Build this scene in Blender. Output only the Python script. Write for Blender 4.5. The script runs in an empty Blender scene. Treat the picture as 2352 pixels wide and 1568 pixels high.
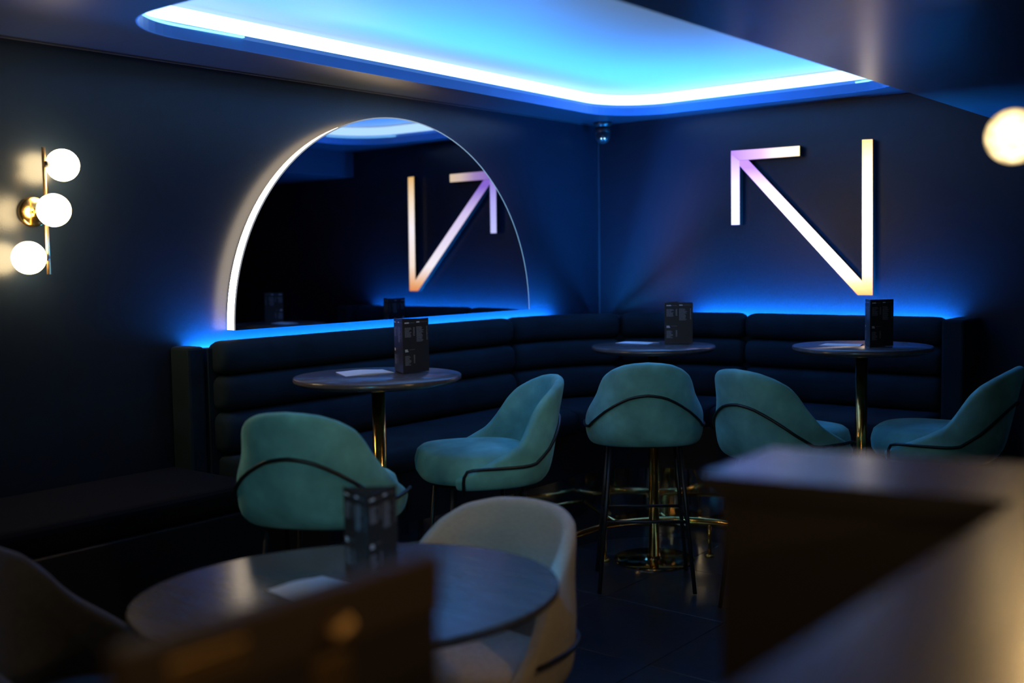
import bpy, bmesh, math, random
from mathutils import Vector, Matrix
random.seed(7)
S = bpy.context.scene
COL = S.collection
PI = math.pi
rad = math.radians

# ------------------------------------------------------------ camera
psi, pit, rol = rad(39.0), rad(-4.29), rad(0.85)
f0 = Vector((-math.sin(psi), math.cos(psi), 0)); r0 = Vector((math.cos(psi), math.sin(psi), 0)); u0 = Vector((0, 0, 1))
fw = f0*math.cos(pit)+u0*math.sin(pit); u1 = u0*math.cos(pit)-f0*math.sin(pit)
rt = r0*math.cos(rol)-u1*math.sin(rol); up = u1*math.cos(rol)+r0*math.sin(rol)
cd = bpy.data.cameras.new('camera'); cam = bpy.data.objects.new('camera', cd); COL.objects.link(cam)
m = Matrix((rt, up, -fw)).transposed().to_4x4(); m.translation = Vector((3.9, -5.7, 1.52)); cam.matrix_world = m
cd.sensor_width = 36; cd.lens = 2505/2352*36; cd.clip_start = 0.02
cd.dof.use_dof = True; cd.dof.focus_distance = 4.7; cd.dof.aperture_fstop = 1.3
S.camera = cam
# ------------------------------------------------------------ world, exposure
w = bpy.data.worlds.new('world'); S.world = w; w.use_nodes = True
w.node_tree.nodes['Background'].inputs[0].default_value = (.25, .45, 1, 1)
w.node_tree.nodes['Background'].inputs[1].default_value = 0.001
S.view_settings.view_transform = 'Standard'; S.view_settings.look = 'None'
S.view_settings.exposure = 0.0; S.view_settings.gamma = 1.0; S.view_settings.use_curve_mapping = False
# ------------------------------------------------------------ added fill lamps out of view, brightening stools and tables
def lamp(name, kind, loc, aim, energy, color, size=.1, spot=60, blend=.6):
    ld = bpy.data.lights.new(name, kind); o = bpy.data.objects.new(name, ld); COL.objects.link(o)
    o.location = loc; ld.energy = energy; ld.color = color
    d = Vector(aim)-Vector(loc); o.rotation_euler = d.to_track_quat('-Z', 'Y').to_euler()
    if kind == 'SPOT': ld.spot_size = rad(spot); ld.spot_blend = blend; ld.shadow_soft_size = size
    elif kind == 'AREA': ld.shape = 'DISK'; ld.size = size
    return o
lamp('added_blue_fill', 'SPOT', (3.0, -5.6, 2.13), (1.2, -2.0, .7), 62, (.12, .62, 1.0), .12, 50, .8)  # unseen blue fill added for the stool backs
lamp('added_blue_fill', 'SPOT', (4.9, -4.3, 2.13), (1.6, -1.4, .7), 30, (.16, .62, 1.0), .12, 46, .8)
lamp('added_warm_fill', 'SPOT', (2.6, -6.6, 2.13), (1.35, -2.62, .78), 24, (1.0, .84, .36), .12, 22, .9)  # unseen warm fill added for the stools by the mirror
lamp('added_warm_fill', 'SPOT', (4.6, -6.6, 2.13), (2.3, -3.7, .7), 12, (1.0, .70, .46), .12, 40, .8)
lamp('added_table_tint', 'SPOT', (2.6, -4.9, 2.12), (2.22, -3.84, .75), 120, (.01, .38, 1.0), .08, 24, .9)  # added spot that tints the low table blue
lamp('added_panel_fill', 'SPOT', (4.9, -6.9, 2.12), (3.2, -5.0, 1.1), 2, (1.0, .62, .2), .10, 40, .7)  # added warm fill for the left foreground panel

for loc_, e_ in (((4.05, -4.75, 1.86), 3.0), ((3.2, -7.4, 1.75), 6), ((5.3, -6.3, 1.8), 11), ((5.4, -3.9, 1.75), 1.5)):
    q_ = lamp('added_warm_point', 'POINT', loc_, (0, 0, 0), e_, (1.0, .68, .34)); q_.data.shadow_soft_size = .065  # unseen warm points added to brighten brass and furniture
# ------------------------------------------------------------ helpers
def setp(b, k, v):
    if k in b.inputs: b.inputs[k].default_value = v
def mat(name, col, rough=.6, metal=0, spec=.5, sheen=0, bump=None, noise=None, coat=0):
    m = bpy.data.materials.new(name); m.use_nodes = True; nt = m.node_tree; b = nt.nodes['Principled BSDF']
    setp(b, 'Base Color', (*col, 1)); setp(b, 'Roughness', rough); setp(b, 'Metallic', metal); setp(b, 'Specular IOR Level', spec)
    if sheen: setp(b, 'Sheen Weight', sheen); setp(b, 'Sheen Roughness', .4); setp(b, 'Sheen Tint', (*[min(1, c*1.6+.1) for c in col], 1))
    if coat: setp(b, 'Coat Weight', coat); setp(b, 'Coat Roughness', .1)
    tc = nt.nodes.new('ShaderNodeTexCoord')
    if noise:
        n = nt.nodes.new('ShaderNodeTexNoise'); n.inputs['Scale'].default_value = noise[0]; n.inputs['Detail'].default_value = 5
        mp = nt.nodes.new('ShaderNodeMapping'); mp.inputs['Scale'].default_value = noise[2] if len(noise) > 2 else (1, 1, 1)
        nt.links.new(tc.outputs['Object'], mp.inputs[0]); nt.links.new(mp.outputs[0], n.inputs['Vector'])
        r = nt.nodes.new('ShaderNodeValToRGB'); a = noise[1]
        r.color_ramp.elements[0].position = .3; r.color_ramp.elements[1].position = .7
        r.color_ramp.elements[0].color = (*[c*(1-a) for c in col], 1); r.color_ramp.elements[1].color = (*[min(1, c*(1+a)) for c in col], 1)
        nt.links.new(n.outputs['Fac'], r.inputs[0]); nt.links.new(r.outputs[0], b.inputs['Base Color'])
    if bump:
        n = nt.nodes.new('ShaderNodeTexNoise'); n.inputs['Scale'].default_value = bump[0]; n.inputs['Detail'].default_value = 4
        mp = nt.nodes.new('ShaderNodeMapping'); mp.inputs['Scale'].default_value = bump[2] if len(bump) > 2 else (1, 1, 1)
        nt.links.new(tc.outputs['Object'], mp.inputs[0]); nt.links.new(mp.outputs[0], n.inputs['Vector'])
        bp = nt.nodes.new('ShaderNodeBump'); bp.inputs['Strength'].default_value = bump[1]; bp.inputs['Distance'].default_value = .01
        nt.links.new(n.outputs['Fac'], bp.inputs['Height']); nt.links.new(bp.outputs[0], b.inputs['Normal'])
    return m
def emit(name, col, strength):
    m = bpy.data.materials.new(name); m.use_nodes = True; nt = m.node_tree
    nt.nodes.remove(nt.nodes['Principled BSDF'])
    e = nt.nodes.new('ShaderNodeEmission'); e.inputs[0].default_value = (*col, 1); e.inputs[1].default_value = strength
    nt.links.new(e.outputs[0], nt.nodes['Material Output'].inputs[0]); return m
def emit_grad(name, axis, stops, strength, a, b):
    """emission whose colour runs along one object axis from a to b"""
    m = emit(name, (1, 1, 1), strength); nt = m.node_tree; e = [n for n in nt.nodes if n.type == 'EMISSION'][0]
    tc = nt.nodes.new('ShaderNodeTexCoord'); sp = nt.nodes.new('ShaderNodeSeparateXYZ'); nt.links.new(tc.outputs['Object'], sp.inputs[0])
    mr = nt.nodes.new('ShaderNodeMapRange'); mr.inputs[1].default_value = a; mr.inputs[2].default_value = b
    nt.links.new(sp.outputs[axis], mr.inputs[0])
    r = nt.nodes.new('ShaderNodeValToRGB'); el = r.color_ramp.elements
    while len(el) < len(stops): el.new(.5)
    for i, (p, c) in enumerate(stops): el[i].position = p; el[i].color = (*c, 1)
    nt.links.new(mr.outputs[0], r.inputs[0]); nt.links.new(r.outputs[0], e.inputs[0]); return m

def link(name, me, mt=None, parent=None, smooth=False):
    o = bpy.data.objects.new(name, me); COL.objects.link(o)
    if mt: me.materials.append(mt)
    if parent: o.parent = parent
    if smooth:
        for p in me.polygons: p.use_smooth = True
    return o
def mesh(name, V, Fc, mt=None, parent=None, smooth=False):
    me = bpy.data.meshes.new(name); me.from_pydata([tuple(v) for v in V], [], Fc)
    bm = bmesh.new(); bm.from_mesh(me); bmesh.ops.recalc_face_normals(bm, faces=bm.faces); bm.to_mesh(me); bm.free()
    return link(name, me, mt, parent, smooth)
def tag(o, label=None, cat=None, group=None, kind=None):
    if label: o['label'] = label
    if cat: o['category'] = cat
    if group: o['group'] = group
    if kind: o['kind'] = kind
    return o
def empty(name, loc=(0, 0, 0), rz=0, **k):
    o = bpy.data.objects.new(name, None); COL.objects.link(o); o.location = loc; o.rotation_euler = (0, 0, rz); o.empty_display_size = .1
    return tag(o, **k)
def box(name, lo, hi, mt, parent=None, bevel=0, seg=2):
    bm = bmesh.new(); c = [(a+b)/2 for a, b in zip(lo, hi)]; s = [b-a for a, b in zip(lo, hi)]
    bmesh.ops.create_cube(bm, size=1, matrix=Matrix.Translation(c) @ Matrix.Diagonal((*s, 1)))
    if bevel: bmesh.ops.bevel(bm, geom=bm.edges[:], offset=bevel, segments=seg, profile=.5, affect='EDGES')
    me = bpy.data.meshes.new(name); bm.to_mesh(me); bm.free()
    return link(name, me, mt, parent, False)
def tube_geo(pts, r, n=10, closed=False, V=None, Fc=None):
    V = [] if V is None else V; Fc = [] if Fc is None else Fc
    pts = [Vector(p) for p in pts]; N = len(pts); base = len(V); nrm = None
    for i, p in enumerate(pts):
        if closed: t = pts[(i+1) % N]-pts[i-1]
        else: t = pts[min(i+1, N-1)]-pts[max(i-1, 0)]
        t.normalize()
        if nrm is None:
            nrm = t.orthogonal().normalized()
        nrm = (nrm-t*nrm.dot(t)).normalized(); b = t.cross(nrm)
        for k in range(n):
            a = 2*PI*k/n; V.append(p+nrm*math.cos(a)*r+b*math.sin(a)*r)
    for i in range(N if closed else N-1):
        j = (i+1) % N
        for k in range(n):
            Fc.append((base+i*n+k, base+i*n+(k+1) % n, base+j*n+(k+1) % n, base+j*n+k))
    if not closed:
        Fc.append(tuple(base+k for k in range(n))[::-1]); Fc.append(tuple(base+(N-1)*n+k for k in range(n)))
    return V, Fc
def tube(name, pts, r, mt, parent=None, n=10, closed=False):
    V, Fc = tube_geo(pts, r, n, closed); return mesh(name, V, Fc, mt, parent, True)
def lathe(name, prof, mt, parent=None, n=48, center=(0, 0, 0), sx=1, sy=1, rot=0):
    V = []; Fc = []; N = len(prof)
    for i in range(n):
        a = 2*PI*i/n
        for r, z in prof:
            x, y = r*math.cos(a)*sx, r*math.sin(a)*sy
            V.append((center[0]+x*math.cos(rot)-y*math.sin(rot), center[1]+x*math.sin(rot)+y*math.cos(rot), center[2]+z))
    for i in range(n):
        j = (i+1) % n
        for k in range(N-1): Fc.append((i*N+k, j*N+k, j*N+k+1, i*N+k+1))
    o = mesh(name, V, Fc, mt, parent, True)
    bm = bmesh.new(); bm.from_mesh(o.data); bmesh.ops.remove_doubles(bm, verts=bm.verts, dist=1e-5); bmesh.ops.recalc_face_normals(bm, faces=bm.faces); bm.to_mesh(o.data); bm.free()
    return o
def sharp(o, ang=35):
    o.data.set_sharp_from_angle(angle=rad(ang)); return o
def sphere(name, c, r, mt, parent=None, seg=32, rings=20, sc=(1, 1, 1)):
    bm = bmesh.new(); bmesh.ops.create_uvsphere(bm, u_segments=seg, v_segments=rings, radius=r, matrix=Matrix.Translation(c) @ Matrix.Diagonal((*sc, 1)))
    me = bpy.data.meshes.new(name); bm.to_mesh(me); bm.free(); return link(name, me, mt, parent, True)
def prism(name, poly, z0, z1, mt, parent=None):
    n = len(poly); V = [(x, y, z0) for x, y in poly]+[(x, y, z1) for x, y in poly]
    Fc = [tuple(range(n))[::-1], tuple(range(n, 2*n))]+[(i, (i+1) % n, n+(i+1) % n, n+i) for i in range(n)]
    return mesh(name, V, Fc, mt, parent)
def subsurf(o, lv=1):
    md = o.modifiers.new('s', 'SUBSURF'); md.levels = lv; md.render_levels = lv; return o

# ------------------------------------------------------------ materials
M = dict(
 wall=mat('navy_satin_wall_paint', (.007, .013, .024), .27, spec=.4, bump=(260, .06)),
 soffit=mat('navy_gloss_ceiling_paint', (.022, .034, .060), .30, spec=.6, bump=(9, .05, (1, 4, 1))),
 lip=mat('lip_blue_light_tint', (.05, .17, .40), .4),  # blue LED light put into the lip colour
 tray=mat('tray_ceiling_added_glow', (.46, .47, .50), .38, spec=.4),
 trim=mat('grey_bead', (.035, .04, .055), .4),
 tile=mat('dark_floor_tile', (.020, .022, .030), .30, spec=.5, noise=(3, .35), bump=(14, .12)),
 grout=mat('grout', (.05, .055, .065), .8),
 brass=mat('polished_brass', (.95, .55, .15), .16, metal=1, bump=(40, .03)),
 chrome=mat('dark_mirror_steel', (.50, .53, .58), .06, metal=1, bump=(6, .05, (3, 3, .2))),
 black=mat('black_powder_coated_steel', (.012, .012, .014), .38),
 velvet=mat('dark_navy_velvet', (.005, .014, .021), .85, spec=.2, noise=(7, .25)),
 mint=mat('mint_green_velvet', (.17, .47, .44), .85, sheen=.3, noise=(9, .3), bump=(420, .12)),
 cream=mat('cream_woven_fabric', (.56, .50, .45), .9, sheen=.15, noise=(60, .12, (1, 1, 6)), bump=(300, .3, (1, 1, 3))),
 grey=mat('grey_woven_fabric', (.085, .088, .10), .9, sheen=.1, noise=(50, .1), bump=(300, .3)),
 table=mat('dark_oak_tabletop', (.10, .080, .078), .22, spec=.5, noise=(7, .16, (1, 9, 1)), bump=(30, .006, (1, 8, 1))),
 edge=mat('table_edge', (.05, .035, .03), .4),
 paper=mat('white_paper', (.82, .82, .84), .7),
 card=mat('dark_menu_card', (.030, .024, .022), .45, spec=.4),
 ink=mat('pale_print', (.36, .34, .36), .6),
 ink_hi=mat('white_print', (.8, .78, .78), .6),
 ledge=mat('satin_brown_ledge', (.050, .043, .042), .24, spec=.6, bump=(25, .04)),
 brown=mat('dark_brown_panel', (.040, .030, .024), .6),
 satin=mat('satin_brass', (.85, .52, .20), .42, metal=1, bump=(50, .05)),
 brownl=mat('brown_lacquer_trim', (.08, .055, .038), .6, spec=.3),
 mirror=mat('dark_mirror', (.36, .36, .40), .01, metal=1),
 rim=mat('mirror_rim', (.5, .55, .6), .2, metal=1),
 dome=mat('cctv_dome', (.02, .02, .024), .30),
)
BLUE = (.010, .27, 1.0)
_b = M['tray'].node_tree.nodes['Principled BSDF']; _b.inputs['Emission Color'].default_value = (.30, .50, .72, 1); _b.inputs['Emission Strength'].default_value = .28  # glow added to the plain ceiling to even out the cove light
M['cove'] = emit('cove_led', (.44, .70, 1.0), 3.0)
M['cove_line'] = emit('cove_led_line', (.20, .60, 1.0), 2.6)
M['strip'] = emit('banquette_led', BLUE, 1300)
M['globe'] = emit('opal_globe', (1.0, .74, .38), 32)
M['glint_dot'] = emit('camera_glint', (.45, .8, 1), 2.4)  # glowing dots that imitate reflections on the camera ball

# ------------------------------------------------------------ setting
ZC = 2.345      # soffit
ZT = 2.470      # tray ceiling
ZS = 2.156      # low soffit
XS = 2.38       # edge of the low soffit
XR, YF = 7.0, -9.0
fl = box('floor', (-.1, YF, -.08), (XR, .1, -.004), M['grout']); tag(fl, kind='structure')
T = .60; k = 0
tm = {}
for i in range(12):
    for j in range(15):
        x0, y0 = -.02+i*T, -T*(j+1)+.10
        if x0 > XR or y0 < YF-.3: continue
        x1, y1 = min(x0+T-.004, XR), min(y0+T-.004, 0)
        if 'm' not in tm:
            o = box('tile', (0, 0, -.008), (T-.004, T-.004, 0), M['tile'], fl, .0015, 1); tm['m'] = o.data
        else:
            o = bpy.data.objects.new('tile', tm['m']); COL.objects.link(o); o.parent = fl
        o.location = (x0, y0, random.uniform(-.0006, .0004))
tag(box('wall_left', (-.1, YF, 0), (0, .1, 2.6), M['wall']), kind='structure')
tag(box('wall_back', (0, 0, 0), (XR, .1, 2.6), M['wall']), kind='structure')
tag(box('wall_right', (XR, YF, 0), (XR+.1, .1, 2.6), M['wall']), kind='structure')
tag(box('wall_front', (-.1, YF-.1, 0), (XR+.1, YF, 2.6), M['wall']), kind='structure')
def arc(cx, cy, r, a0, a1, n=12):
    return [(cx+r*math.cos(rad(a0+(a1-a0)*i/n)), cy+r*math.sin(rad(a0+(a1-a0)*i/n))) for i in range(n+1)]
def tray_outline(off=0.0):   # closed rounded outline, from the middle of the back side round by the left end
    r = .34-off*.5; XE = 2.06
    p = [(1.50, -.200+off)]
    p += arc(.285-off+r, -.185+off-r, r, 90, 180)
    p += arc(.395-off+r, -3.62-off+r, r, 180, 270)
    p += [(1.50, -3.62-off)]
    p += arc(XE+off-r, -3.62-off+r, r, 270, 360)
    p += arc(XE+off-r, -.210+off-r, r, 0, 90)
    return p+[p[0]]
OUT = tray_outline()
iL = [q for q, p_ in enumerate(OUT) if abs(p_[0]-1.50) < 1e-6]
half_l = [(0, 0), (1.50, 0)]+OUT[iL[0]:iL[1]+1]+[(1.50, YF), (0, YF)]
half_r = [(XS+.02, 0), (1.50, 0)]+list(reversed(OUT[iL[1]:]))+[(1.50, YF), (XS+.02, YF)]
V = []; Fc = []
for poly in (half_l, half_r):
    b_ = len(V); n = len(poly)
    V += [(x, y, ZC) for x, y in poly]+[(x, y, ZC+.04) for x, y in poly]
    Fc += [tuple(b_+q for q in range(n))[::-1], tuple(b_+q for q in range(n, 2*n))]+[(b_+q, b_+(q+1) % n, b_+n+(q+1) % n, b_+n+q) for q in range(n)]
ce = mesh('ceiling', V, Fc, M['soffit']); tag(ce, kind='structure')
def band(name, line, z0, z1, mt, parent=None, th=.004):
    """vertical ribbon along a polyline, thick by th"""
    n = len(line); V = []
    for q in range(n):
        a = Vector(line[max(q-1, 0)]); b = Vector(line[min(q+1, n-1)]); d = (b-a).normalized(); nn = Vector((d.y, -d.x))
        p = Vector(line[q])
        for zz, oo in ((z0, 0), (z1, 0), (z1, th), (z0, th)): V.append((p.x+nn.x*oo, p.y+nn.y*oo, zz))
    Fc = []
    for q in range(n-1):
        for e in range(4): Fc.append((q*4+e, q*4+(e+1) % 4, (q+1)*4+(e+1) % 4, (q+1)*4+e))
    Fc += [(0, 1, 2, 3), tuple((n-1)*4+e for e in range(4))]
    return mesh(name, V, Fc, mt, parent, False)
lipo = band('ceiling_lip', OUT, ZC-.001, ZC+.042, M['lip'], None, -.006); tag(lipo, kind='structure'); lipo.name = 'trim_1'
shelf = band('trim_2', tray_outline(.012), ZC+.036, ZC+.062, mat('cove_ledge_paint', (.30, .52, .80), .4), None, .03); tag(shelf, kind='structure')
cv = band('cove_light', tray_outline(.016), ZC+.062, ZT-.004, M['cove'], None, .012)
tag(cv, 'bright white band of light running round the rounded ceiling recess', 'cove light')
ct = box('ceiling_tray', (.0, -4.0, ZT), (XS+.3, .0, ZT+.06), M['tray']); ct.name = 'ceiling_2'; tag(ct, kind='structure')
cl = mesh('recess_light_line', [], [])
bpy.data.objects.remove(cl)
o1 = tray_outline(.004)
seg_l = [p for p in o1 if p[1] < -3.18 and p[0] < .74]
seg_l = [(seg_l[0][0], -3.0)]+seg_l
l1 = band('recess_light_line', seg_l, ZC+.046, ZC+.052, M['cove_line'], None, -.014)
tag(l1, 'short thin blue-white light line at the left rounded end of the ceiling recess', 'light strip')
l2 = band('recess_light_line', [p for p in reversed(o1) if p[1] > -.60 and p[0] > 1.70][0:0]+[(1.80, -.2045)]+[p for p in reversed(o1) if p[1] > -.56 and p[0] > 1.70], ZC+.046, ZC+.052, M['cove_line'], None, .014)
tag(l2, 'short thin light line at the right end of the ceiling recess by the low ceiling', 'light strip')
lo = box('ceiling_low', (XS, YF, ZS), (XR, 0, 2.60), M['soffit']); lo.name = 'ceiling_3'; tag(lo, kind='structure')
tag(box('trim_3', (.002, -.009, 1.17), (.009, -.002, ZC), M['trim']), kind='structure')
tag(box('trim_4', (0, YF, ZC-.008), (.008, 0, ZC-.001), M['trim']), kind='structure')
tag(box('trim_5', (.008, -.008, ZC-.008), (XS, 0, ZC-.001), M['wall']), kind='structure')
tag(box('column', (3.215, -2.90, 0), (3.65, -2.48, ZS), M['wall'], None, .004), kind='structure')
bpy.data.objects['column'].name = 'wall_column'

# ------------------------------------------------------------ banquette
bq = empty('banquette', (0, 0, 0), label='long dark navy channel-backed banquette running round the corner of the room', cat='banquette')
RC = 1.10
Y0, X1 = -3.03, 2.19
L1 = (-RC)-Y0            # straight on the left wall
LA = RC*PI/2*.9
L3 = X1-RC
def bpt(s, n):           # s: 0..1 left straight, 1..2 arc, 2..3 right straight ; n distance from wall
    if s <= 1: return (n, Y0+(-RC-Y0)*s)
    if s <= 2:
        a = PI-(s-1)*PI/2; return (RC+(RC-n)*math.cos(a), -RC+(RC-n)*math.sin(a))
    return (RC+(X1-RC)*(s-2), -n)
def sweep(name, s0, s1, sect, mt, parent, ns=24, end=.0, y_extra=None):
    """sect: closed list of (n,z). end: rounding length in metres"""
    c = [sum(p[0] for p in sect)/len(sect), sum(p[1] for p in sect)/len(sect)]
    V = []; Fc = []; m_ = len(sect)
    Ls = {0: -RC-Y0, 1: 1.35, 2: X1-RC}
    ss = []
    tot = (s1-s0)*Ls[min(int((s0+s1)/2), 2)]
    if end:
        k = [0, .12, .3, .6, 1.0]
        ss = [(s0+(s1-s0)*(end*q/tot), math.sqrt(max(0, 1-(1-q)**2))) for q in k]
        mid = [(s0+(s1-s0)*(end/tot+(1-2*end/tot)*i/ns), 1) for i in range(1, ns)]
        ss = ss+mid+[(s0+s1-a, b) for a, b in reversed(ss)]
    else: ss = [(s0+(s1-s0)*i/ns, 1) for i in range(ns+1)]
    for s, f in ss:
        f = .55+.45*f if end else 1
        for n_, z_ in sect:
            x, y = bpt(s, c[0]+(n_-c[0])*f); V.append((x, y, c[1]+(z_-c[1])*f))
    for i in range(len(ss)-1):
        for k in range(m_): Fc.append((i*m_+k, i*m_+(k+1) % m_, (i+1)*m_+(k+1) % m_, (i+1)*m_+k))
    Fc.append(tuple(range(m_))[::-1]); Fc.append(tuple((len(ss)-1)*m_+k for k in range(m_)))
    return mesh(name, V, Fc, mt, parent, True)
def sup(n0, n1, z0, z1, e=3.0, k=20):
    out = []
    for i in range(k):
        a = 2*PI*i/k; c, s = math.cos(a), math.sin(a)
        out.append(((n0+n1)/2+(n1-n0)/2*math.copysign(abs(c)**(2/e), c), (z0+z1)/2+(z1-z0)/2*math.copysign(abs(s)**(2/e), s)))
    return out
units = [(0.01, .995), (1.005, 1.495), (1.505, 1.995), (2.005, 2.99)]
for a, b in units:
    for z0, z1, nf in ((1.062, 1.205, .205), (.912, 1.062, .215), (.735, .912, .225)):
        o = sweep('back_roll', a, b, sup(.082, nf+.01, z0, z1, 2.8), M['velvet'], bq, 22, .05)
for a, b in units:
    sweep('seat_cushion', a, b, sup(.12, .64, .60, .735, 5), M['velvet'], bq, 22, .03)
sq = lambda n0, n1, z0, z1: [(n0, z0), (n1, z0), (n1, z1), (n0, z1)]
for a, b in ((0, 1), (1, 2), (2, 3)):
    sharp(sweep('back_frame', a, b, sq(.074, .14, .39, 1.175), M['velvet'], bq, 20))
    sharp(sweep('seat_base', a, b, sq(.10, .62, .39, .62), M['black'], bq, 20))
    tag(sharp(sweep('kick_plate', a, b, sq(.10, .585, 0.001, .388), M['chrome'], bq, 20)), 'dark mirror-polished metal plinth')
cap = [(0.08, -1.02)]+[bpt(1+i/16, .10) for i in range(1, 16)]+[(1.02, -.08), (.08, -.08)]
prism('corner_cap', cap, 1.150, 1.175, M['velvet'], bq)
box('end_panel', (.004, -3.12, .39), (.13, -3.04, 1.185), M['velvet'], bq, .012)
tag(box('end_panel', (2.195, -.28, .39), (2.30, -.004, 1.20), M['velvet'], bq, .012))
box('seat_cushion', (.03, -4.30, .60), (.60, -3.13, .70), mat('bench_velvet_darkened', (.003, .004, .006), .95, spec=.1), bq, .03, 3)  # bench shade put into a darker copy of the seat velvet
box('seat_base', (.03, -4.30, .02), (.60, -3.03, .60), M['black'], bq, .005)
# light strips behind the backrest
s1 = box('light_strip', (.034, -3.02, 1.135), (.050, -.52, 1.143), M['strip']); tag(s1, 'blue light strip behind the banquette back below the arched mirror', 'light strip')
s2 = box('light_strip', (.70, -.050, 1.135), (2.17, -.034, 1.143), M['strip']); tag(s2, 'blue light strip behind the banquette back below the arrow sign', 'light strip')
for o_, lo_, hi_ in ((s1, (.002, -3.03, 1.126), (.056, -.51, 1.134)), (s2, (.69, -.056, 1.126), (2.18, -.002, 1.134))):
    box('strip_channel', lo_, hi_, M['trim'], o_)

# ------------------------------------------------------------ foot rail
fr = bq
def rpt(n, s):
    if s < 0: return (n, -1.35+s)
    return None
pts = []
pts = [(.84, y, .18) for y in (-3.2, -2.6, -2.0, -1.4)]+[(.84+.50-.50*math.cos(a), -1.33+.50*math.sin(a), .18) for a in [rad(8*i) for i in range(1, 12)]]+[(x, -.83, .18) for x in (1.40, 1.8, 2.3)]
tag(tube('foot_rail', pts, .019, M['brass'], fr, 14), 'polished brass foot rail')
for (x, y, dx, dy) in ((.93, -1.16+.0, 0, 0),):
    pass
def post(x, y):
    p = empty('dummy'); bpy.data.objects.remove(p)
    V, Fc = tube_geo([(x, y, .012), (x, y, .175)], .009, 10)
    o = mesh('post', V, Fc, M['brass'], fr, True)
    lathe('foot_flange', [(0, .012), (.022, .012), (.024, .004), (.024, 0), (0, 0)], M['brass'], o, 20, (x, y, 0))
for x, y in ((.854, -1.22), (1.24, -.845), (.84, -2.2), (1.95, -.83)): post(x, y)
def bracket(x, y, x2, y2):
    tube('bracket', [(x, y, .18), ((x+x2)/2, (y+y2)/2, .195), (x2, y2, .235)], .010, M['brass'], fr, 10)
for b_ in ((.90, -1.14, .60, -1.03), (1.05, -.94, .78, -.70), (1.62, -.83, 1.62, -.58), (.86, -1.9, .585, -1.9)): bracket(*b_)

# ------------------------------------------------------------ arched mirror
YM, RM, ZM = -1.834, 1.010, 1.238
mi = empty('arched_mirror', (0, YM, ZM), label='half-round wall mirror with glowing edge above the banquette on the left wall', cat='mirror')
def arch(r, n=72): return [(r*math.cos(PI*i/n), r*math.sin(PI*i/n)) for i in range(n+1)]
RZ = .975
def arch_solid(name, r, rz, x0, x1, mt):
    P = [(r*math.cos(PI*i/72), rz*math.sin(PI*i/72)) for i in range(73)]; n = len(P)
    V = [(x0, y, z) for y, z in P]+[(x1, y, z) for y, z in P]
    Fc = [tuple(range(n)), tuple(range(n, 2*n))[::-1]]+[(i, (i+1) % n, n+(i+1) % n, n+i) for i in range(n)]
    return sharp(mesh(name, V, Fc, mt, mi))
arch_solid('mirror_glass', RM, RZ, .074, .078, M['mirror'])
arch_solid('backing', RM-.03, RZ-.03, .012, .073, M['black'])
tm_ = []
rimc = [( .076, (RM+.003)*math.cos(PI*i/72), (RZ+.003)*math.sin(PI*i/72)) for i in range(73)]
tube('rim', rimc, .0032, emit_grad('rim_painted_glow', 1, [(0, (.30, .32, .36)), (.5, (.40, .50, .62)), (1, (.25, .55, .9))], .75, -RM, RM), mi, 6)  # rim reflection painted as a glow, bluer towards the right
# glowing side band: warm white towards the left foot of the arch, blue towards the right
def arch_band(name, a0, a1, mt, r=RM-.012, rz=RZ-.012, x0=.014, x1=.072, th=.014, n=60):
    V = []; Fc = []
    for i in range(n+1):
        a = rad(a0+(a1-a0)*i/n)
        for x, rr in ((x0, 0), (x1, 0), (x1, -th), (x0, -th)): V.append((x, (r+rr)*math.cos(a), (rz+rr)*math.sin(a)))
    for i in range(n):
        for e in range(4): Fc.append((i*4+e, i*4+(e+1) % 4, (i+1)*4+(e+1) % 4, (i+1)*4+e))
    Fc += [(0, 1, 2, 3), tuple(n*4+e for e in range(4))]
    return mesh(name, V, Fc, mt, mi)
M['halo'] = emit_grad('mirror_halo', 1, [(0, (1.0, .80, .58)), (.55, (1.0, .72, .44)), (.66, (.55, .38, .55)), (1, (.40, .32, .85))], 8.0, -RM, RM)
arch_band('light_edge', 0, 180, M['halo'], r=RM-.004, rz=RZ-.004)

# ------------------------------------------------------------ lit arrow sign on the back wall
sg = empty('arrow_sign', (1.35, 0, 1.70), label='illuminated angular arrow sign glowing white, violet and orange on the right wall', cat='sign')
WH = (1.0, .93, .90)
def bar(name, pts2, mt, y0=-.055, y1=-.012):
    pts2 = [(x-1.35, z-1.70) for x, z in pts2]; n = len(pts2)
    V = [(x, y0, z) for x, z in pts2]+[(x, y0+.004, z) for x, z in pts2]
    Fc = [tuple(range(n)), tuple(range(n, 2*n))[::-1]]+[(i, (i+1) % n, n+(i+1) % n, n+i) for i in range(n)]
    o = mesh(name, V, Fc, mt, sg)
    c = (sum(x for x, z in pts2)/n, sum(z for x, z in pts2)/n)
    W = []
    for x, z in pts2:
        W.append((x, y0+.0045, z))
    V = W+[(x, y1, z) for x, z in pts2]
    b = mesh('housing', V, Fc, M['black'], o); return o
ORG = (.80, .25, .07); VIO = (.26, .14, .62); PK = (.72, .60, .85)
mv = emit_grad('sign_right_bar', 2, [(0, ORG), (.07, (.9, .45, .20)), (.22, (1, .82, .64)), (.55, WH), (.78, (1, .80, .55)), (1, (.85, .50, .16))], 2.6, -.395, .42)
md = emit_grad('sign_diagonal', 2, [(0, ORG), (.07, (.9, .48, .22)), (.22, WH), (.66, PK), (.88, VIO), (1, VIO)], 2.6, -.395, .41)
mh = emit_grad('sign_head_top', 0, [(0, VIO), (.45, (.42, .28, .55)), (.75, (.75, .58, .48)), (1, (.85, .66, .42))], 2.3, -.40, .01)
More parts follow.
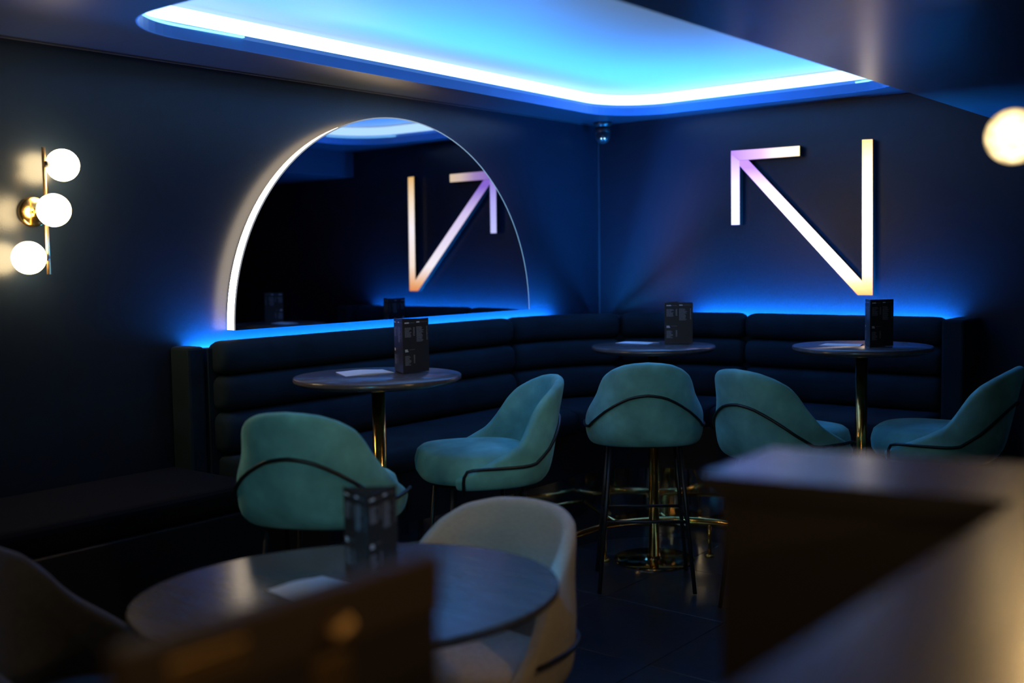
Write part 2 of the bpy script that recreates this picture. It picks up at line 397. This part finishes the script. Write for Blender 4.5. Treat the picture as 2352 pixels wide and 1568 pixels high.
mvv = emit_grad('sign_head_side', 2, [(0, (.60, .62, 1.0)), (.5, (.50, .46, .95)), (1, VIO)], 2.5, 0, .41)
bar('light_bar', [(1.706, 2.118), (1.760, 2.116), (1.768, 1.306), (1.760, 1.306), (1.713, 1.355)], mv)
bar('light_bar', [(.9995, 2.058), (1.0, 2.030), (1.690, 1.306), (1.7605, 1.306), (1.713, 1.378), (1.052, 2.058)], md)
bar('light_bar', [(.947, 2.116), (1.358, 2.113), (1.358, 2.0595), (.9995, 2.0595), (.947, 2.10)], mh)
bar('light_bar', [(.947, 2.0985), (.9985, 2.0575), (.9985, 1.699), (.950, 1.699)], mvv)

# ------------------------------------------------------------ globe wall lamps
def sconce(name, x, y, zc, ax, label, grp, globes, zlo, zhi, gm):
    """ax: angle of the direction out of the wall"""
    o = empty(name, (x, y, zc), ax, label=label, cat='wall lamp', group='brass globe wall lamps')
    def lx(p): return p
    # local x = out of wall, local y = left when looking out
    V, Fc = tube_geo([(.10, 0, zlo-zc), (.10, 0, zhi-zc)], .0065, 12); mesh('rod', V, Fc, M['satin'], o, True)
    p = lathe('backplate', [(0, .022), (.050, .022), (.054, .018), (.055, 0), (0, 0)], M['brass'], o, 36)
    p.rotation_euler = (0, PI/2, 0); p.location = (.001, 0, 0)
    V, Fc = tube_geo([(.02, 0, 0), (.10, 0, 0)], .008, 10); mesh('arm', V, Fc, M['brass'], o, True)
    for gi, (gx, gy, gz) in enumerate(globes):
        d = Vector((gx-.10, gy, 0)).normalized(); c = Vector((gx, gy, gz))
        g = sphere('globe', c, .064 if isinstance(gm, list) else .058, gm[gi] if isinstance(gm, list) else gm, o)
        V, Fc = tube_geo([Vector((.10, 0, gz)), c-d*.056], .013, 12); mesh('socket', V, Fc, M['black'], o, True)
    return o
sconce('globe_wall_lamp', 0, -3.672, 1.72, 0, 'brass wall lamp with three round white globes on the left wall', None,
       [(.10, .072, .168), (.170, -.008, .0), (.10, -.072, -.168)], 1.492, 1.948, M['globe'])
gm = emit('seeded_globe', (1, .72, .34), 1.0); nt = gm.node_tree; e = [n for n in nt.nodes if n.type == 'EMISSION'][0]
tc = nt.nodes.new('ShaderNodeTexCoord'); vo = nt.nodes.new('ShaderNodeTexNoise'); vo.inputs['Scale'].default_value = 38; vo.inputs['Detail'].default_value = 3
nt.links.new(tc.outputs['Object'], vo.inputs['Vector'])
lw = nt.nodes.new('ShaderNodeLayerWeight'); lw.inputs[0].default_value = .5
mr = nt.nodes.new('ShaderNodeMapRange'); mr.inputs[1].default_value = .1; mr.inputs[2].default_value = .75; mr.inputs[3].default_value = 3.4; mr.inputs[4].default_value = .7
nt.links.new(lw.outputs['Facing'], mr.inputs[0])
m2 = nt.nodes.new('ShaderNodeMapRange'); m2.inputs[1].default_value = .35; m2.inputs[2].default_value = .65; m2.inputs[3].default_value = .7; m2.inputs[4].default_value = 1.3
nt.links.new(vo.outputs['Fac'], m2.inputs[0])
mm = nt.nodes.new('ShaderNodeMath'); mm.operation = 'MULTIPLY'; nt.links.new(mr.outputs[0], mm.inputs[0]); nt.links.new(m2.outputs[0], mm.inputs[1])
nt.links.new(mm.outputs[0], e.inputs[1])
sconce('globe_wall_lamp', 3.285, -2.90, 1.90, -PI/2, 'wall lamp with round seeded-glass globe at the right edge of the photograph', None,
       [(.10, -.078, -.115), (.10, .085, .15)], 1.74, 2.10, [gm, emit('bright_globe', (1.0, .66, .28), 90)])


# ------------------------------------------------------------ security camera in the corner
cc = empty('security_camera', (.11, -.11, ZC), label='small black dome security camera under the ceiling in the room corner', cat='camera')
lathe('mount', [(0, 0), (.055, 0), (.057, -.012), (.045, -.02), (.040, -.035), (0, -.035)], M['dome'], cc, 32)
lathe('collar', [(.0, -.03), (.044, -.03), (.048, -.05), (.046, -.072), (0, -.072)], M['dome'], cc, 32)
sphere('ball', (0.006, -.008, -.085), .045, M['dome'], cc, 24, 16)
dv = Vector((3.9, -5.7, 1.52))-Vector((.116, -.118, ZC-.085)); dv.normalize()
sd = dv.cross(Vector((0, 0, 1))).normalized()
for s_ in (-1, 1):
    sphere('lens_glint', Vector((.006, -.008, -.085))+dv*.0440+sd*s_*.0095+Vector((0, 0, -.013)), .0042, M['glint_dot'], cc, 12, 8)
lc = Vector((.006, -.008, -.085))+dv*.034
V, Fc = tube_geo([lc, lc+dv*.010], .022, 20); mesh('lens', V, Fc, M['black'], cc, True)

# ------------------------------------------------------------ tables
def bar_table(x, y, zt, r, label):
    o = empty('bar_table', (x, y, 0), label=label, cat='table', group='round bar tables along the banquette')
    sharp(lathe('tabletop', [(0, 0), (r-.004, 0), (r, -.004), (r, -.016), (r-.006, -.020), (r-.022, -.030), (0, -.030)], M['table'], o, 96, (0, 0, zt)), 50)
    lathe('pole', [(0, .02), (.026, .02), (.026, zt-.036), (0, zt-.036)], M['brass'], o, 32)
    sharp(lathe('mounting_plate', [(0, zt-.031), (.09, zt-.031), (.09, zt-.037), (0, zt-.037)], M['black'], o, 24))
    sharp(lathe('base', [(0, .026), (.034, .026), (.036, .016), (.190, .013), (.203, .009), (.205, .002), (0, .001)], mat('polished_base', (.62, .45, .26), .10, metal=1), o, 72))
    return o
TL = (.905, -2.815, 1.090, .318); TC = (1.045, -1.06, 1.085, .305); TR = (2.075, -.985, 1.118, .300)
bar_table(*TL, 'round bar table on a brass pole below the arched mirror')
bar_table(*TC, 'round bar table on a brass pole in the room corner behind the middle stool')
bar_table(*TR, 'round bar table on a brass pole under the arrow sign')
# front oval table
fx, fy, fz = 2.01, -3.985, .75
ft = empty('dining_table', (fx, fy, 0), label='low round dark wooden dining table in the foreground', cat='table')
ROT = math.atan2(.80, .55)
sharp(lathe('tabletop', [(0, 0), (.996, 0), (1.0, -.004), (1.0, -.016), (.985, -.022), (.94, -.030), (0, -.030)], M['table'], ft, 96, (0, 0, fz), .50, .415, ROT), 50)
lathe('pole', [(0, .02), (.035, .02), (.035, fz-.03), (0, fz-.03)], M['brass'], ft, 32)
sharp(lathe('base', [(0, .03), (.04, .03), (.045, .018), (.25, .013), (.262, .002), (0, .001)], M['brass'], ft, 48))

# ------------------------------------------------------------ menus and paper
def menu(x, y, z, delta, label, s=.142, h=.208):
    toc = math.atan2(-5.7-y, 3.9-x)
    o = empty('menu_stand', (x, y, z), toc+rad(delta), label=label, cat='menu', group='folded menu cards on the tables')
    R = s/math.sqrt(3)
    vs = [Vector((R*math.cos(a), R*math.sin(a), 0)) for a in (0, 2*PI/3, 4*PI/3)]
    rnd = random.Random(3)
    for i in range(3):
        a, b = vs[i], vs[(i+1) % 3]; d = (b-a).normalized(); nn = Vector((d.y, -d.x, 0))
        # panel
        lean = 0
        V = []
        for t in (.002, s-.002):
            for zz in (.001, h-(.003 if i == 1 else 0)):
                for off in (0, -.0016): V.append(a+d*t+nn*off+Vector((0, 0, zz)))
        Fc = [(0, 4, 6, 2), (1, 3, 7, 5), (0, 2, 3, 1), (4, 5, 7, 6), (2, 6, 7, 3), (0, 1, 5, 4)]
        p = mesh('panel', V, Fc, M['card'], o)
        # printed lines; u measured from viewer's left (viewer looks at the outside)
        Vp = []; Fp = []; Vh = []; Fh = []
        def rect(Vx, Fx, u0, u1, v0, v1):
            k = len(Vx)
            for u, v in ((u0, v0), (u1, v0), (u1, v1), (u0, v1)):
                Vx.append(a+d*((u)*s)+nn*.0006+Vector((0, 0, v*h)))
            Fx.append((k, k+1, k+2, k+3))
        def block(u0, u1, v1, n, ragged=True):
            for q in range(n):
                v = v1-q*.0205; e_ = u1-(rnd.uniform(0, .10) if ragged else 0); u = u0
                while u < e_-.01:
                    wd = min(rnd.uniform(.02, .06), e_-u); rect(Vp, Fp, u, u+wd, v-.009, v); u += wd+.010
        block(.08, .34, .84, 9); block(.40, .45, .84, 8, False)
        block(.52, .80, .85, 14); block(.90, .94, .85, 13, False)
        block(.08, .32, .32, 9); block(.40, .45, .33, 8, False)
        for u0, u1, v0, v1 in ((.08, .13, .918, .94), (.135, .24, .918, .94), (.52, .64, .925, .947), (.08, .18, .42, .44), (.08, .20, .395, .413)):
            rect(Vh, Fh, u0, u1, v0, v1)
        rect(Vp, Fp, .26, .45, .926, .930); rect(Vp, Fp, .66, .94, .934, .938); rect(Vp, Fp, .24, .45, .43, .434)
        for nm, Vx, Fx, mt in (('print', Vp, Fp, M['ink']), ('heading', Vh, Fh, M['ink_hi'])):
            me = bpy.data.meshes.new(nm); me.from_pydata([tuple(v) for v in Vx], [], Fx); q = link(nm, me, mt, p)
            q['kind'] = 'stuff'
    return o
menu(.93, -2.67, TL[2]+.001, -16, 'dark folded menu card standing on the bar table below the mirror')
menu(1.095, -.90, TC[2]+.001, -58, 'dark folded menu card standing on the bar table in the corner')
menu(2.14, -.99, TR[2]+.001, -20, 'dark folded menu card standing on the bar table under the arrow sign', .128, .205)
menu(1.98, -3.89, fz+.001, -4, 'black folded menu card standing on the low foreground table', .132, .220)
def sheet(pts, z, label):
    """folded leaflet, two leaves; pts four corners"""
    P = [Vector((*p, 0)) for p in pts]; n = 8; V = []; Fc = []
    for i in range(n+1):
        t = i/n; a = P[0].lerp(P[1], t); b = P[3].lerp(P[2], t); hgt = .004*math.sin(PI*t)**2+.0015
        for q in (a, b): V.append((q.x, q.y, z+hgt))
        for q in (a, b): V.append((q.x, q.y, z+.0004))
    for i in range(n):
        k = i*4; Fc += [(k, k+1, k+5, k+4), (k+2, k+6, k+7, k+3), (k, k+4, k+6, k+2), (k+1, k+3, k+7, k+5)]
    Fc += [(0, 2, 3, 1), (n*4, n*4+1, n*4+3, n*4+2)]
    o = mesh('paper_leaflet', V, Fc, M['paper'], None, False)
    return tag(o, label, 'paper', 'paper leaflets on the tables')
sheet([(.685, -2.83), (.77, -2.66), (.90, -2.72), (.84, -2.92)], TL[2], 'white paper leaflet lying on the bar table below the mirror')
sheet([(.80, -1.03), (.84, -.90), (.985, -.90), (.99, -1.02)], TC[2], 'pale paper leaflet lying on the bar table in the corner')
sheet([(1.91, -1.07), (1.93, -.95), (2.06, -.92), (2.09, -1.05)], TR[2], 'pale paper leaflet lying on the bar table under the arrow sign')
sheet([(1.853, -4.106), (1.872, -3.952), (1.985, -3.935), (1.995, -4.12)], fz, 'white paper leaflet lying on the low foreground table')

# ------------------------------------------------------------ upholstered shells
def interp(tb, x):
    x = abs(x)
    for (a, va), (b, vb) in zip(tb, tb[1:]):
        if x <= b:
            t = (x-a)/(b-a); return va+(vb-va)*t
    return tb[-1][1]
class Shell:
    def __init__(s, a, b, H, lean=.09, taper=.13, bot=.86, thick=.042, maxd=128, e=2.7):
        s.a, s.b, s.H, s.lean, s.taper, s.bot, s.th, s.maxd, s.e = a, b, H, lean, taper, bot, thick, maxd, e
        s.hm = H[0][1]
    def S(s, th, z, off=0):
        t = rad(th); c, sn = math.cos(t), math.sin(t)
        k = (abs(sn/s.a)**s.e+abs(c/s.b)**s.e)**(-1/s.e)
        zz = max(z, 0)/s.hm
        sc = s.bot+(1-s.bot)*min(1, math.sqrt(max(0, min(1, z/.085))*(2-min(1, z/.085)))) if z < .085 else 1
        k = k*sc+off
        q_ = max(0, min(1, (zz-.36)/.28)); x = k*sn*(1-s.taper*q_*q_*(3-2*q_)); y = -k*c-s.lean*zz*max(0, c)
        return Vector((x, y, z))
    def build(s, name, mt, parent, z0, nt=72, nz=9):
        V = []; Fc = []
        for i in range(nt+1):
            th = -s.maxd+2*s.maxd*i/nt; h = interp(s.H, th)
            t = s.th*(.45 if i in (0, nt) else (.8 if i in (1, nt-1) else 1))
            ring = []
            for j in range(nz+1):
                z = h*(j/nz)**1.25*(1-.0) if False else (h-t*.45)*(j/nz)**1.2
                ring.append(s.S(th, z, -(.005 if i in (0, nt) else 0)))
            zt_ = h-t*.45
            for an in (45, 90, 135):
                p = s.S(th, zt_, -t/2+t/2*math.cos(rad(an))); p.z = zt_+t*.45*math.sin(rad(an)); ring.append(p)
            for j in range(nz, -1, -1):
                z = (h-t*.45)*(j/nz)**1.2; z = max(z, .012)
                p = s.S(th, max(z, .03), -t); p.z = z; ring.append(p)
            V += [p+Vector((0, 0, z0)) for p in ring]; m_ = len(ring)
        for i in range(nt):
            for k in range(m_): Fc.append((i*m_+k, (i+1)*m_+k, (i+1)*m_+(k+1) % m_, i*m_+(k+1) % m_))
        Fc.append(tuple(range(m_))); Fc.append(tuple(nt*m_+k for k in range(m_))[::-1])
        return subsurf(mesh(name, V, Fc, mt, parent, True), 1)
def cushion(name, a, yb, yf, z0, z1, mt, parent, e=2.8, n=48):
    cy = (yb+yf)/2; b = (yf-yb)/2; V = []; Fc = []; H = z1-z0
    prof = [(0, z0), (.80, z0), (.93, z0+.008), (.985, z0+.03), (1.0, z0+H*.5), (.99, z1-.045), (.955, z1-.018), (.88, z1-.004), (.7, z1+.003), (.35, z1+.008), (0, z1+.009)]
    for i in range(n):
        t = 2*PI*i/n; c, s_ = math.cos(t), math.sin(t); k = (abs(c/a)**e+abs(s_/b)**e)**(-1/e)
        for r, z in prof: V.append((k*c*r, cy+k*s_*r, z))
    m_ = len(prof)
    for i in range(n):
        j = (i+1) % n
        for k in range(m_-1): Fc.append((i*m_+k, j*m_+k, j*m_+k+1, i*m_+k+1))
    o = mesh(name, V, Fc, mt, parent, True)
    bm = bmesh.new(); bm.from_mesh(o.data); bmesh.ops.remove_doubles(bm, verts=bm.verts, dist=1e-5); bmesh.ops.recalc_face_normals(bm, faces=bm.faces); bm.to_mesh(o.data); bm.free()
    return o
ZB = .675
def make_stool(name='bar_stool'):
    o = empty(name, (0, 0, 0))
    sh = Shell(.268, .238, [(0, .396), (18, .391), (30, .383), (42, .363), (53, .332), (60, .294), (65, .246), (69, .202), (74, .168), (88, .130), (105, .095), (118, .068), (128, .048)])
    sh.build('backrest', M['mint'], o, ZB)
    cushion('seat', .222, -.19, .258, ZB+.012, ZB+.135, M['mint'], o)
    rt_ = [(0, .248), (12, .244), (25, .228), (38, .190), (50, .140), (63, .094), (70, .088), (85, .088), (110, .088), (116, .080), (119, .055), (120, .0)]
    pts = []
    for q in [-120, -119.3, -118.6, -116, -112, -104, -96, -88, -80, -73, -68, -63, -57, -50, -43, -36, -29, -22, -15, -7]:
        pts.append(sh.S(q, interp(rt_, q), .005)+Vector((0, 0, ZB)))
    pts[0] = Vector((pts[1].x*.99, pts[1].y, ZB-.004))
    pts = pts+[sh.S(0, .248, .005)+Vector((0, 0, ZB))]+[Vector((-p.x, p.y, p.z)) for p in reversed(pts)]
    tube('back_rod', pts, .0062, M['black'], o, 8)
    # under frame and legs
    sharp(lathe('seat_pan', [(0, .014), (.19, .014), (.19, .002), (0, .002)], M['black'], o, 32, (0, .02, ZB-.006)))
    tp = {}
    for sx in (-1, 1):
        for sy in (-1, 1):
            a = Vector((sx*.155, .02+sy*.135, ZB-.002)); b = Vector((sx*.215, .02+sy*.185, .006))
            tube('leg', [a, b], .0095, M['black'], o, 8); tp[(sx, sy)] = (a, b)
    f = .5
    cs = [tp[k][0].lerp(tp[k][1], .515) for k in ((-1, -1), (1, -1), (1, 1), (-1, 1))]
    for i in range(4):
        tube('foot_bar', [cs[i], cs[(i+1) % 4]], .0080, M['black'], o, 8)
    return o
def copy_tree(o, parent=None):
    c = o.copy(); COL.objects.link(c); c.parent = parent
    for ch in list(o.children): copy_tree(ch, c)
    return c
proto = make_stool()
def place(o, x, y, face_deg, label):
    o.location = (x, y, 0); o.rotation_euler = (0, 0, rad(face_deg)-PI/2)   # local +y is the facing direction
    tag(o, label, 'bar stool', 'green velvet bar stools at the bar tables')
# facing angle measured in the world, camera's view axis is 129 degrees
SP = [(1.155, -3.31, 129-12, 'mint green velvet bar stool seen from behind at the table below the mirror'),
      (1.175, -2.525, 129+106, 'mint green velvet bar stool turned left beside the table below the mirror'),
      (1.225, -1.44, 129-3, 'mint green velvet bar stool seen from behind in front of the corner table'),
      (1.93, -1.45, 129-54, 'mint green velvet bar stool turned right, left of the table under the sign'),
      (2.45, -1.11, 129+56, 'shaded mint green bar stool turned left, right of the table under the sign')]
for i, a in enumerate(SP):
    place(proto if i == 0 else copy_tree(proto), *a)

# low chairs
def low_chair(name, x, y, face, H, mt, label, a=.28, b=.27, zb=.36, lean=.07, maxd=118, taper=.05):
    o = empty(name, (x, y, 0), rad(face)-PI/2, label=label, cat='chair')
    sh = Shell(a, b, H, lean=lean, taper=taper, maxd=maxd, thick=.045)
    sh.build('backrest', mt, o, zb)
    cushion('seat', a-.045, -.21, .27, zb+.005, zb+.105, mt, o)
    sharp(lathe('seat_pan', [(0, .014), (.2, .014), (.2, .002), (0, .002)], M['black'], o, 32, (0, .02, zb-.012)))
    for sx in (-1, 1):
        for sy in (-1, 1):
            tube('leg', [(sx*.17, .02+sy*.15, zb-.002), (sx*.24, .02+sy*.21, .006)], .011, M['black'], o, 8)
    tube('back_rod', [sh.S(q, .12, .008)+Vector((0, 0, zb)) for q in range(-100, 101, 8)], .0065, M['black'], o, 8)
    return o
low_chair('tub_chair', 1.95, -3.52, 129+143, [(0, .46), (25, .455), (45, .435), (60, .395), (72, .34), (82, .27), (92, .20), (104, .13), (118, .08)], M['cream'],
          'cream fabric tub chair with rounded back behind the low foreground table')
low_chair('tub_chair', 1.46, -4.36, 129-92, [(0, .48), (20, .475), (35, .455), (47, .42), (56, .37), (63, .32), (70, .285), (80, .25), (95, .20), (110, .15), (122, .10)], M['grey'],
          'dark grey tub chair in the lower left corner beside the low table')

# ------------------------------------------------------------ foreground half walls
hw = empty('half_wall', (3.6, -4.4, 0), label='blurred brown L-shaped half wall with satin ledge in the right foreground', cat='partition')
def rel(l, o): return [(x-o[0], y-o[1]) for x, y in l]
top = [(3.235, -4.505), (3.225, -4.285), (3.62, -4.195), (4.25, -4.14), (4.25, -5.45), (3.59, -5.45), (3.588, -4.445)]
prism('ledge', rel(top, (3.6, -4.4)), 1.225, 1.250, M['ledge'], hw)
bod = [(3.255, -4.490), (3.247, -4.302), (3.62, -4.215), (4.23, -4.16), (4.23, -5.43), (3.61, -5.43), (3.606, -4.428)]
prism('wall_body', rel(bod, (3.6, -4.4)), 0.001, 1.225, M['brown'], hw)
# left panel
hs = empty('screen_panel', (3.14, -5.07, 0), label='blurred dark brown low panel with brass pieces imitating lamp reflections in front of the low foreground table', cat='partition')
box('panel', (-.012, -.185, .001), (.010, .170, 1.205), M['brown'], hs, .002)
box('top_rail', (-.016, -.187, 1.165), (.015, .172, 1.222), M['brownl'], hs, .004)

# brass pieces that imitate lamp reflections on the low panel
sphere('glint_ball', (.028, .021, 1.188), .013, M['satin'], hs, 24, 16)
box('glint_strip', (.0105, .000, .30), (.017, .041, 1.160), M['satin'], hs, .001)
box('glint_plate', (.0152, -.150, 1.180), (.019, -.075, 1.206), M['satin'], hs, .002)

print('verts', sum(len(o.data.vertices) for o in S.objects if o.type == 'MESH'))
